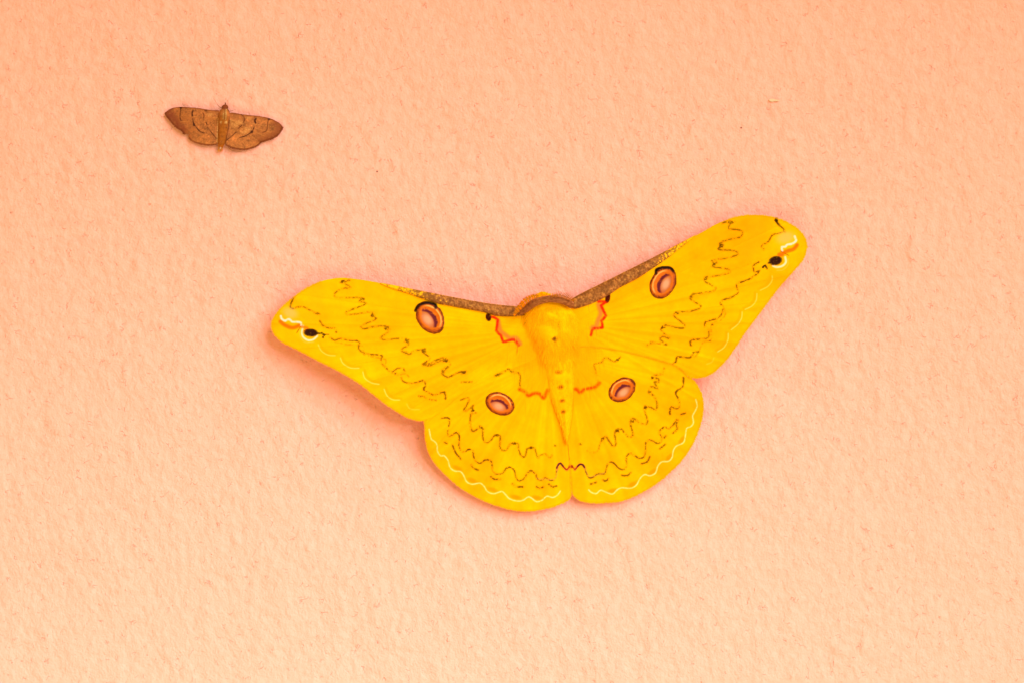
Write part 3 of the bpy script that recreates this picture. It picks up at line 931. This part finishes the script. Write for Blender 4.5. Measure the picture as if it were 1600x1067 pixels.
for q, hf, w_, sd in ((FL[2:25], hFL, fwL, -1.0), (FR[12:42], hFR, fwR, 1.0), (HL[:21], hHL, hwL, -1.0), (HR[1:23], hHR, hwR, -1.0)):
    c0 = np.mean(np.array([u_[:2] for u_ in q]), 0)
    a_, b_ = np.array(q[0][:2]), np.array(q[-1][:2])
    ctr = np.mean(spline(FL if w_ is fwL else FR if w_ is fwR else HL if w_ is hwL else HR, 2, True)[:, :2], 0)
    m_ = len(q) // 2
    e_ = np.array(q[m_ + 1][:2]) - np.array(q[m_][:2])
    SIDE = 1.0 if np.dot([e_[1], -e_[0]], np.array(q[m_][:2]) - ctr) > 0 else -1.0
    fringe(q, hf, cv, w_, M_FUR, 1500, 2.2, 3.6, ((255, 176, 0), .4))
eyespot_mesh('FL', hFL, fwL); eyespot_mesh('FR', hFR, fwR)
eyespot_mesh('HL', hHL, hwL); eyespot_mesh('HR', hHR, hwR)


def band_mesh(top, bot, hf, parent):
    n, m = 360, 22
    def resample(p):
        q = spline(p, 8); d = np.concatenate([[0], np.cumsum(np.hypot(*np.diff(q, axis=0).T))]); t = np.linspace(0, d[-1], n)
        return np.stack([np.interp(t, d, q[:, 0]), np.interp(t, d, q[:, 1])], -1)
    a, b = resample(top), resample(bot)
    w = np.hypot(*(a - b).T)
    v = np.linspace(0, 1, m)
    G = a[:, None] * (1 - v)[None, :, None] + b[:, None] * v[None, :, None]
    x, y = G[..., 0], G[..., 1]
    bump = np.sqrt(np.clip(1 - (2 * v - 1) ** 2, 0, 1))[None] * np.minimum(w, 20)[:, None] / 20 * 0.0011
    h = hf(x, y) + 0.00003 + bump
    V = P(x, y, h).reshape(-1, 3); C = cv.sample(x, y).reshape(-1, 3)
    i = np.arange(n * m).reshape(n, m)
    F = np.stack([i[:-1, :-1], i[1:, :-1], i[1:, 1:], i[:-1, 1:]], -1).reshape(-1, 4).tolist()
    o = mesh_obj('costal_band', V, F, M_BAND, parent, C)
    o['label'] = 'brown gold-flecked front edge of the wing'
    return o


band_mesh(band_L_top, band_L_bot, hFL, fwL)
band_mesh(band_R_top, band_R_bot, hFR, fwR)

# body: one continuous lofted surface, head to abdomen tip
bx = np.array([  # x, y, centre height mm, half width px, half thickness mm
    (848, 456, 5.4, 2, .3), (849, 459, 5.4, 9, 1.2), (851, 465, 5.4, 15, 1.9), (855, 474, 5.2, 26, 2.5), (859, 486, 4.8, 36, 2.9),
    (862, 500, 4.6, 43, 2.7), (865, 518, 4.6, 42, 2.6), (868, 536, 4.6, 37, 2.4), (870, 554, 4.7, 30, 1.8), (873, 574, 4.7, 24.5, 1.5),
    (875, 592, 4.6, 22.5, 1.35), (877.5, 612, 4.5, 19.5, 1.2), (879.5, 632, 4.4, 15.5, 1.1), (882, 652, 4.2, 11, .95), (884, 670, 4.0, 6.5, .8),
    (885.5, 684, 4.0, 3, .7), (886.5, 692, 3.9, .8, .4)])
bs = spline(bx, 8)
nb, ns = len(bs), 72
th = np.arange(ns) * 2 * math.pi / ns
ca, sa = np.cos(th)[None], np.sin(th)[None]
px = bs[:, 0:1] + bs[:, 3:4] * ca
py = bs[:, 1:2] + 0 * ca
seg = 1 + 0.035 * np.sin((bs[:, 1:2] - 560) / 21 * 2 * math.pi) * (bs[:, 1:2] > 556)
ruff = smooth_noise((nb, ns), (2, 2), 31) * 0.00012 * (bs[:, 1:2] < 560) + smooth_noise((nb, ns), (3, 1), 32) * 0.00004
hh = np.clip(bs[:, 2:3] / 1000 + np.where(sa < 0, np.maximum(bs[:, 4:5], bs[:, 2:3] * sstep(455, 500, bs[:, 1:2]) * sstep(690, 600, bs[:, 1:2])), bs[:, 4:5]) / 1000 * seg * sa + ruff * sa, 0.00002, None)
Vb = P(px, py, hh).reshape(-1, 3)
Cb = cv.sample(px, py).reshape(-1, 3)
# top of the body takes the painted marks, flanks stay yellow
Fb = []
for i in range(nb - 1):
    for k in range(ns):
        k2 = (k + 1) % ns
        Fb.append([i * ns + k, (i + 1) * ns + k, (i + 1) * ns + k2, i * ns + k2])
Fb.append(list(range(ns))); Fb.append([(nb - 1) * ns + k for k in range(ns)][::-1])
body = mesh_obj('body', Vb, Fb, M_BODY, moth, Cb * .965)


def body_top(x, y):
    """height of the body's back at a pixel, nan outside"""
    i = np.clip(np.searchsorted(bs[:, 1], y), 1, nb - 1)
    q = bs[i]
    u = (x - q[0]) / max(q[3], .1)
    if abs(u) >= 1:
        return None
    return q[2] / 1000 + q[4] / 1000 * math.sqrt(1 - u * u)


# hair of thorax, wing roots and abdomen
fur = Strands()
for _ in range(3200):
    y = random.uniform(462, 690) if random.random() < .45 else random.uniform(470, 565)
    i = min(np.searchsorted(bs[:, 1], y), nb - 1)
    x = bs[i, 0] + bs[i, 3] * random.uniform(-.97, .97)
    h = body_top(x, y)
    if h is None or math.hypot(x - 867, (y - 526) * .6) < 6 or min(math.hypot(x - sx_, y - sy_ + 2) for sx_, sy_ in ((873.5, 580.5), (876, 604.5), (878.5, 625.5), (880.5, 643))) < 5.5:
        continue
    thor = y < 560
    u = (x - bs[i, 0]) / max(bs[i, 3], 1)
    if thor:
        d = (0.45 * u + random.uniform(-.35, .35), random.uniform(-.10, .02), -1.0)
        ln = random.uniform(9, 18) * S
    else:
        d = (0.12 * u + random.uniform(-.15, .15), random.uniform(-.12, 0), -1.0)
        ln = random.uniform(4, 7) * S
    c = cv.sample(np.array([x]), np.array([y]))[0] * random.uniform(.95, 1.03)
    c = np.clip(c + np.array([0, random.uniform(-6, 8), 0]), 0, 255)
    fur.add(P(np.array(x), np.array(y), np.array(h - 0.00003)), d, ln, .55 * S, c * np.array([1, 1.02, 1]), (0, .05, 0))
# long hairs trailing from the thorax over the wing roots
for _ in range(800):
    side = random.choice((-1, 1))
    x = (842 if side < 0 else 900) + random.gauss(0, 22); y = random.gauss(548, 26)
    ln = random.uniform(10, 28)
    dx = side * .10 + random.uniform(-.12, .12)
    ends = []
    for t in (0.0, 1.0):
        X0, Y0 = np.array(x + dx * ln * t), np.array(y + ln * t)
        fore = bool(inside(FLp if side < 0 else FRp, X0, Y0))
        h0 = float(((hFL if side < 0 else hFR) if fore else (hHL if side < 0 else hHR))(X0, Y0))
        bt = body_top(float(X0), float(Y0))
        ends.append(P(X0, Y0, np.array(max(h0, bt or 0) + 0.00004)))
    c = cv.sample(np.array([x]), np.array([y]))[0] * .4 + np.array([255, 186, 0]) * .6
    c = np.clip(c + np.array([0, random.uniform(-8, 10), 0]), 0, 255)
    dv = ends[1] - ends[0]
    fur.add(ends[0], dv, np.linalg.norm(dv), .5 * S, c, (0, 0, 0))
# head tuft
for _ in range(260):
    x = random.gauss(853, 8); y = random.uniform(460, 468)
    fur.add(P(np.array(x), np.array(y), np.array(random.uniform(.0050, .0076))), ((x - 853) / 16 + random.uniform(-.2, .2), random.uniform(-.3, .1), 1), random.uniform(2.5, 7) * S * max(.3, 1 - abs(x - 851) / 20), .6 * S, (250 + random.uniform(-14, 5), 176 + random.uniform(-25, 15), 0))
fur.build('fur', M_FUR, moth)

# brown collar of short hair between the two wing edges
cs = spline([(x, y, h) for (x, y), h in zip(collar, (.0066, .0074, .0084, .0091, .0094, .0090, .0080, .0068))], 7)
cp = P(cs[:, 0], cs[:, 1], cs[:, 2])
rr = np.interp(np.arange(len(cs)), [0, len(cs) * .2, len(cs) * .5, len(cs) * .8, len(cs) - 1], [5.5, 6.4, 5.4, 5.6, 5.5]) * S
Vc, Fc = tube(cp, rr, 16)
cc = np.array([176, 100, 50.]) + (np.tile(rng.standard_normal(16) * 20, len(cs)) + rng.standard_normal(len(cs) * 16) * 14)[:, None] * np.array([1, .75, .5])
collar_o = mesh_obj('collar', Vc, Fc, M_BAND, moth, np.clip(cc, 0, 255))
collar_o['label'] = 'brown furry collar behind the head'
cf = Strands()
for _ in range(900):
    j = random.randrange(2, len(cs) - 2)
    t = cp[j + 1] - cp[j - 1]; t /= np.linalg.norm(t)
    off = random.uniform(-1, 1)
    nrm = np.array([-t[2], 0, t[0]])
    p0 = cp[j] + nrm * off * rr[j] * .9 + np.array([0, -rr[j] * math.sqrt(max(0, 1 - off * off)) * .95, 0])
    g = random.gauss(0, 1)
    c = np.array([178, 102, 52]) + g * np.array([34, 26, 18])
    cf.add(p0, t * random.choice((-1, 1)) + nrm * random.uniform(-.25, .25) + np.array([0, -.12, 0]), random.uniform(3, 7) * S, .6 * S, c)
cf.build('collar_hair', M_FUR, collar_o)


def antenna(pts, heights, up_len, dn_len, colour, spacing):
    q = spline([(x, y, h) for (x, y), h in zip(pts, heights)], 14)
    p3 = P(q[:, 0], q[:, 1], q[:, 2])
    nq = len(p3)
    V, F = tube(p3, np.linspace(.9, .35, nq) * S, 8)
    C = [np.array(colour) * .9] * len(V)
    V = V.tolist()
    d = np.concatenate([[0], np.cumsum(np.linalg.norm(np.diff(p3, axis=0), axis=1))])
    for t in np.arange(spacing * S, d[-1], spacing * S):
        i = min(np.searchsorted(d, t), nq - 2)
        tan = p3[i + 1] - p3[i]; tan /= np.linalg.norm(tan)
        nrm = np.array([-tan[2], 0, tan[0]])
        env = math.sin(math.pi * min(.93, .12 + .86 * t / d[-1])) ** .6
        for sg, ln in ((1, up_len), (-1, dn_len)):
            dirv = nrm * sg + tan * .35 + np.array([0, random.uniform(-.25, .1), 0])
            dirv /= np.linalg.norm(dirv)
            tip = p3[i] + dirv * ln * env * S * random.uniform(.9, 1.08)
            bv, bf = tube(np.array([p3[i], (p3[i] + tip) / 2 + tan * .3 * S, tip]), np.array([.6, .55, .25]) * S, 5)
            k = len(V)
            V += bv.tolist(); F += [[v + k for v in f] for f in bf]
            C += [np.array(colour) * random.uniform(.88, 1.08)] * len(bv)
    return mesh_obj('antenna', np.array(V), F, M_FUR, moth, np.clip(np.array(C), 0, 255))


antenna([(842, 461.5), (831, 464), (821.5, 469.5), (813.5, 478), (807, 486.5), (803, 493)], (.0106, .0104, .0100, .0094, .0088, .0084), 6.0, 5.0, (238, 140, 14), 1.0)
antenna([(861, 463.5), (870, 461.6), (879, 462.6), (888, 466), (897, 471)], (.0108, .0106, .0102, .0094, .0084), 7.0, 4.0, (206, 112, 24), 2.4)

# ------------------------------------------------------------------ the small brown moth: pigment
BOOST = 0.0
C7 = (240, 140, 7.2727)
sv = Canvas(250, 152, 450, 246, 6, (182, 106, 54))
u = smooth_noise((sv.h, sv.w), 14, 41); v_ = smooth_noise((sv.h, sv.w), 4, 42)
sv.c *= (1 + .05 * u + .05 * v_ + .05 * sv.n1 + .03 * sv.n2)[..., None]
main_cv = cv
cv = sv

def s_(pts, w, colour, al=.85, soft=.5, sp=.25):
    sv.stroke(crop(pts, *C7), w, colour, al, soft, sp, 4)

# darker outer parts and rims
s_([(130, 268), (190, 330), (260, 400), (330, 470)], 15, (136, 62, 32), .8, 7)
s_([(170, 260), (230, 310)], 12, (138, 64, 38), .65, 6)
s_([(1465, 430), (1420, 500), (1330, 555), (1220, 590)], 12, (140, 68, 32), .7, 6)
s_([(1390, 400), (1420, 440)], 11, (142, 70, 38), .55, 6)
s_([(330, 470), (400, 540)], 8, (150, 74, 34), .4, 4)
s_([(300, 300), (420, 380), (430, 460), (400, 500)], 14, (172, 92, 38), .35, 6)
s_([(1180, 500), (1250, 480), (1230, 560)], 10, (166, 92, 42), .35, 5)
for pts in ([(740, 247), (600, 230), (500, 215), (400, 206), (320, 203), (240, 209), (190, 226), (150, 251)], [(880, 272), (1000, 285), (1100, 297), (1200, 307), (1300, 327), (1370, 352), (1430, 387), (1466, 430)]):
    s_(pts, 2.6, (140, 66, 34), .75, 1.0)
for pts in ([(132, 272), (145, 300), (180, 345), (220, 395), (270, 440), (320, 470), (355, 505)], [(405, 555), (430, 582), (480, 607), (540, 623), (620, 632), (700, 628)], [(1466, 440), (1450, 470), (1420, 510), (1370, 550), (1300, 575), (1220, 602)], [(1212, 612), (1170, 645), (1110, 668), (1040, 682), (960, 677), (880, 659), (820, 630)]):
    s_(pts, 2.4, (118, 52, 24), .8, .9)
s_([(440, 570), (490, 592), (550, 606), (620, 614), (700, 612)], .8, (214, 140, 70), .5)
s_([(1200, 600), (1160, 630), (1040, 665), (960, 660), (880, 642)], .8, (214, 140, 70), .5)
# radiating veins
for x, y in ((250, 300), (300, 380), (360, 440), (430, 520), (500, 570), (570, 595), (640, 605)):
    s_([(725, 330), ((725 + x) / 2, (330 + y) / 2 + 6), (x, y)], .9, (160, 86, 34), .45)
    s_([(727, 322), ((725 + x) / 2, (330 + y) / 2 - 2), (x, y - 8)], .7, (220, 146, 74), .3)
for x, y in ((1380, 440), (1330, 500), (1260, 540), (1180, 590), (1120, 630), (1040, 650), (960, 645), (900, 640), (1080, 640), (1000, 655)):
    s_([(860, 350), ((860 + x) / 2, (350 + y) / 2 + 6), (x, y)], .9, (164, 90, 36), .5)
    s_([(862, 343), ((860 + x) / 2, (350 + y) / 2 - 2), (x, y - 8)], .8, (226, 156, 84), .38)
# pale patches on the right wing and by the body
for q, rx, ry, a in (((985, 372), 5, 3, 20), ((1080, 330), 5, 2, 15), ((640, 290), 5, 2.5, 0), ((930, 400), 6, 5, 0), ((1050, 470), 8, 5, -20)):
    sv.blob(*crop([q], *C7)[0], rx, ry, a, (228, 158, 88), .5, .6, .3)
DB = (74, 32, 14)
# dark marks
s_([(300, 205), (312, 210), (305, 250), (300, 320, .7), (312, 356)], 1.5, DB, .85)
sv.blob(*crop([(310, 211)], *C7)[0], 2.0, 1.4, 0, DB, .95, .3)
s_([(448, 242), (438, 270), (440, 302)], 2.6, DB, .9)
s_([(444, 338), (452, 380), (462, 405), (490, 438), (515, 470), (545, 488), (575, 497)], 1.6, DB, .85)
sv.blob(*crop([(458, 402)], *C7)[0], 1.8, 2.4, 0, DB, .9, .4)
s_([(585, 244), (605, 246)], 1.4, DB, .9)
s_([(560, 268), (572, 300), (568, 326)], 1.4, (110, 50, 20), .75)
s_([(596, 374), (606, 402)], 1.4, DB, .8)
s_([(612, 430), (660, 495), (715, 562)], 1.4, (90, 40, 16), .8)
s_([(1000, 288), (1028, 318), (1032, 350), (1020, 378)], 1.8, (112, 52, 20), .85)
s_([(1162, 336), (1150, 355), (1158, 382)], 2.6, DB, .9)
sv.blob(*crop([(1310, 340)], *C7)[0], 2.2, 1.6, 0, DB, .95, .3)
s_([(1308, 340), (1296, 380), (1290, 450), (1270, 480), (1235, 492)], 1.3, (104, 48, 20), .8)
s_([(1142, 430), (1120, 480), (1080, 508), (1040, 532), (980, 548)], 1.5, DB, .85)
sv.blob(*crop([(1116, 484)], *C7)[0], 2.2, 2.2, 0, DB, .9, .4)
s_([(1002, 410), (960, 446)], 1.4, (90, 40, 16), .8)
s_([(940, 488), (880, 538), (830, 578)], 1.4, (90, 40, 16), .8)
# body: golden stripe, paler thorax
s_([(800, 330), (790, 450), (775, 560), (765, 640)], 13, (178, 100, 34), .85, 2.5)
s_([(735, 330), (725, 450), (722, 560), (725, 620)], 1.3, (236, 176, 106), .75)
s_([(860, 340), (848, 450), (828, 540), (815, 620)], 1.6, (118, 58, 22), .7)
s_([(812, 195), (806, 260), (804, 330)], 3.2, (150, 92, 44), .8, 1.0)
s_([(795, 250), (790, 340)], .9, (220, 190, 120), .7); s_([(826, 200), (822, 290), (818, 345)], .9, (220, 190, 120), .7)
sv.blob(*crop([(822, 372)], *C7)[0], 2.4, 2.0, 0, (240, 190, 120), .8, .5); sv.blob(*crop([(765, 372)], *C7)[0], 1.8, 1.4, 0, (244, 200, 140), .7, .5)
s_([(770, 250), (745, 300)], 3, (170, 96, 44), .5, 1.5); s_([(850, 250), (880, 290)], 3, (176, 100, 46), .5, 1.5)
sv.blob(*crop([(810, 200)], *C7)[0], 5, 3.6, 0, (132, 60, 36), .85, .4)
for yy in (420, 470, 520, 570, 610):
    s_([(735, yy), (785, yy + 12), (840, yy)], .7, (150, 82, 26), .45)
s_([(735, 640), (800, 640)], 3, (206, 112, 34), .7, 1.5)
sv.blob(*crop([(760, 665)], *C7)[0], 1.4, 2.2, 0, (255, 236, 220), .9, .4)
cv = main_cv
np.clip(sv.c, 0, 255, out=sv.c)

# ------------------------------------------------------------------ the small brown moth: shape
bc = crop([(790, 400)], *C7)[0]
small = thing('small_moth', 'small brown moth with dark wavy wing lines and a nicked wing', 'moth', tuple(P(np.array(bc[0]), np.array(bc[1]), np.array(0.0))))

sFL = crop([(745, 246), (670, 237), (600, 228), (500, 213), (400, 205), (320, 201), (240, 207), (190, 224), (150, 250), (130, 270), (145, 302), (180, 347), (220, 396), (270, 441), (318, 470), (338, 490), (336, 506), (352, 516), (372, 508), (396, 515), (430, 500), (560, 430), (660, 372), (740, 330)], *C7)
sFR = crop([(870, 268), (1000, 283), (1100, 295), (1200, 305), (1300, 325), (1370, 350), (1430, 385), (1468, 430), (1452, 470), (1420, 512), (1370, 551), (1300, 576), (1225, 601), (1210, 590), (1120, 520), (1000, 430), (900, 370), (850, 340)], *C7)
sHL = crop([(740, 330), (640, 360), (520, 430), (440, 480), (405, 508), (392, 532), (402, 552), (430, 581), (480, 606), (540, 623), (620, 633), (690, 631), (722, 612), (745, 560), (760, 450)], *C7)
sHR = crop([(850, 345), (940, 380), (1060, 450), (1180, 540), (1222, 595), (1212, 614), (1170, 646), (1110, 669), (1040, 684), (960, 679), (880, 661), (820, 632), (800, 560), (810, 450)], *C7)

def hs(base, cx, drop, seed, k=1.0):
    def f(x, y):
        t = np.abs(x - cx) / 92
        return base - drop * t ** 1.6 + 0.00006 * k * np.sin(x * .11 + y * .07 + seed) + 0.00004 * np.sin(x * .05 - y * .16 + seed)
    return f

sw = []
sw.append(wing('forewing', sFL, .45, hs(.0014, 349, .0006, 1), sv, M_BROWN, small, .00007))
sw.append(wing('forewing', sFR, .45, hs(.0014, 349, .0006, 2), sv, M_BROWN, small, .00007))
sw.append(wing('hindwing', sHL, .45, hs(.00125, 349, .0005, 1, 1), sv, M_BROWN, small, .00007))
sw.append(wing('hindwing', sHR, .45, hs(.00125, 349, .0005, 2, 1), sv, M_BROWN, small, .00007))
for q, w_, sd, b_ in ((sFL[9:17], 0, -1.0, .0014), (sFR[7:13], 1, 1.0, .0014), (sHL[6:13], 2, -1.0, .00125), (sHR[4:12], 3, 1.0, .00125)):
    SIDE = sd
    fringe(q, hs(b_, 349, .0005, w_ % 2 + 1), sv, sw[w_], M_FUR, 350, 2.0, 3.4, ((130, 62, 34), .5))

sb = np.array([(813, 172, 1.2, 6, .15), (812, 180, 1.25, 24, .5), (811, 198, 1.3, 38, .85), (809, 222, 1.35, 36, .95), (806, 246, 1.4, 52, 1.2),
               (803, 285, 1.5, 66, 1.45), (800, 330, 1.5, 66, 1.5), (797, 375, 1.45, 60, 1.4), (793, 430, 1.35, 57, 1.25), (787, 500, 1.3, 53, 1.15),
               (778, 570, 1.25, 47, 1.0), (770, 620, 1.2, 40, .9), (764, 650, 1.15, 28, .7), (760, 680, 1.1, 18, .45), (757, 700, 1.05, 8, .2)])
ss = spline(sb, 8)
q = np.array(crop(ss[:, :2].tolist(), *C7))
nb2, ns2 = len(ss), 40
th = np.arange(ns2) * 2 * math.pi / ns2
px = q[:, 0:1] + ss[:, 3:4] / C7[2] * np.cos(th)[None]
py = q[:, 1:2] + 0 * px
rough = 1 + .05 * np.sin(ss[:, 1:2] / 46 * 2 * math.pi) * (ss[:, 1:2] > 390)
hh = np.clip(ss[:, 2:3] / 1000 + ss[:, 4:5] / 1000 * rough * np.sin(th)[None] * np.where(np.sin(th)[None] > 0, .62, 1), .00002, None)
Vb = P(px, py, hh).reshape(-1, 3)
Fb = []
for i in range(nb2 - 1):
    for k in range(ns2):
        k2 = (k + 1) % ns2
        Fb.append([i * ns2 + k, (i + 1) * ns2 + k, (i + 1) * ns2 + k2, i * ns2 + k2])
Fb.append(list(range(ns2))); Fb.append([(nb2 - 1) * ns2 + k for k in range(ns2)][::-1])
mesh_obj('body', Vb, Fb, M_BODY, small, sv.sample(px, py).reshape(-1, 3))

# snout, antennae, feet
def small_tube(name, pts, hs_, r, colour):
    p = spline([(x, y, h) for (x, y), h in zip(crop(pts, *C7), hs_)], 6)
    Vt, Ft = tube(P(p[:, 0], p[:, 1], p[:, 2]), np.linspace(r, r * .5, len(p)) * S, 7)
    return mesh_obj(name, Vt, Ft, M_FUR, small, np.tile(np.array(colour, float), (len(Vt), 1)))

small_tube('snout', [(813, 182), (815, 168), (816, 152)], (.0012, .0012, .0011), 1.1, (110, 54, 30))
small_tube('antenna', [(790, 210), (760, 208), (735, 188), (712, 152), (682, 104)], (.0016, .0018, .0016, .0011, .0006), .38, (150, 90, 55))
small_tube('antenna', [(838, 215), (862, 250), (888, 244), (930, 231)], (.0016, .0019, .0014, .0006), .38, (120, 62, 36))
small_tube('leg', [(850, 660), (880, 690), (930, 704), (1000, 712)], (.0008, .0005, .0004, .0002), .32, (190, 110, 60))
tf = Strands()
for _ in range(150):
    a = random.gauss(0, .55)
    x, y = crop([(760 + random.uniform(-26, 26), random.uniform(655, 695))], *C7)[0]
    tf.add(P(np.array(x), np.array(y), np.array(random.uniform(.0006, .0015))), (a * .6, random.uniform(-.1, .2), -1), random.uniform(2, 5) * S, .4 * S, (226 + random.uniform(-30, 20), 136 + random.uniform(-30, 30), 70))
for _ in range(1100):
    t = random.randrange(10, nb2 - 14)
    uu = random.uniform(-.9, .9)
    x = q[t, 0] + ss[t, 3] / C7[2] * uu; y = q[t, 1]
    h = ss[t, 2] / 1000 + .62 * ss[t, 4] / 1000 * math.sqrt(1 - uu * uu)
    c = sv.sample(np.array([x]), np.array([y]))[0] * random.uniform(.85, 1.12)
    tf.add(P(np.array(x), np.array(y), np.array(h)), (random.uniform(-.3, .3) + .2 * uu, -.1, -1), random.uniform(1.5, 3) * S, .35 * S, c)
tf.build('fur', M_FUR, small)
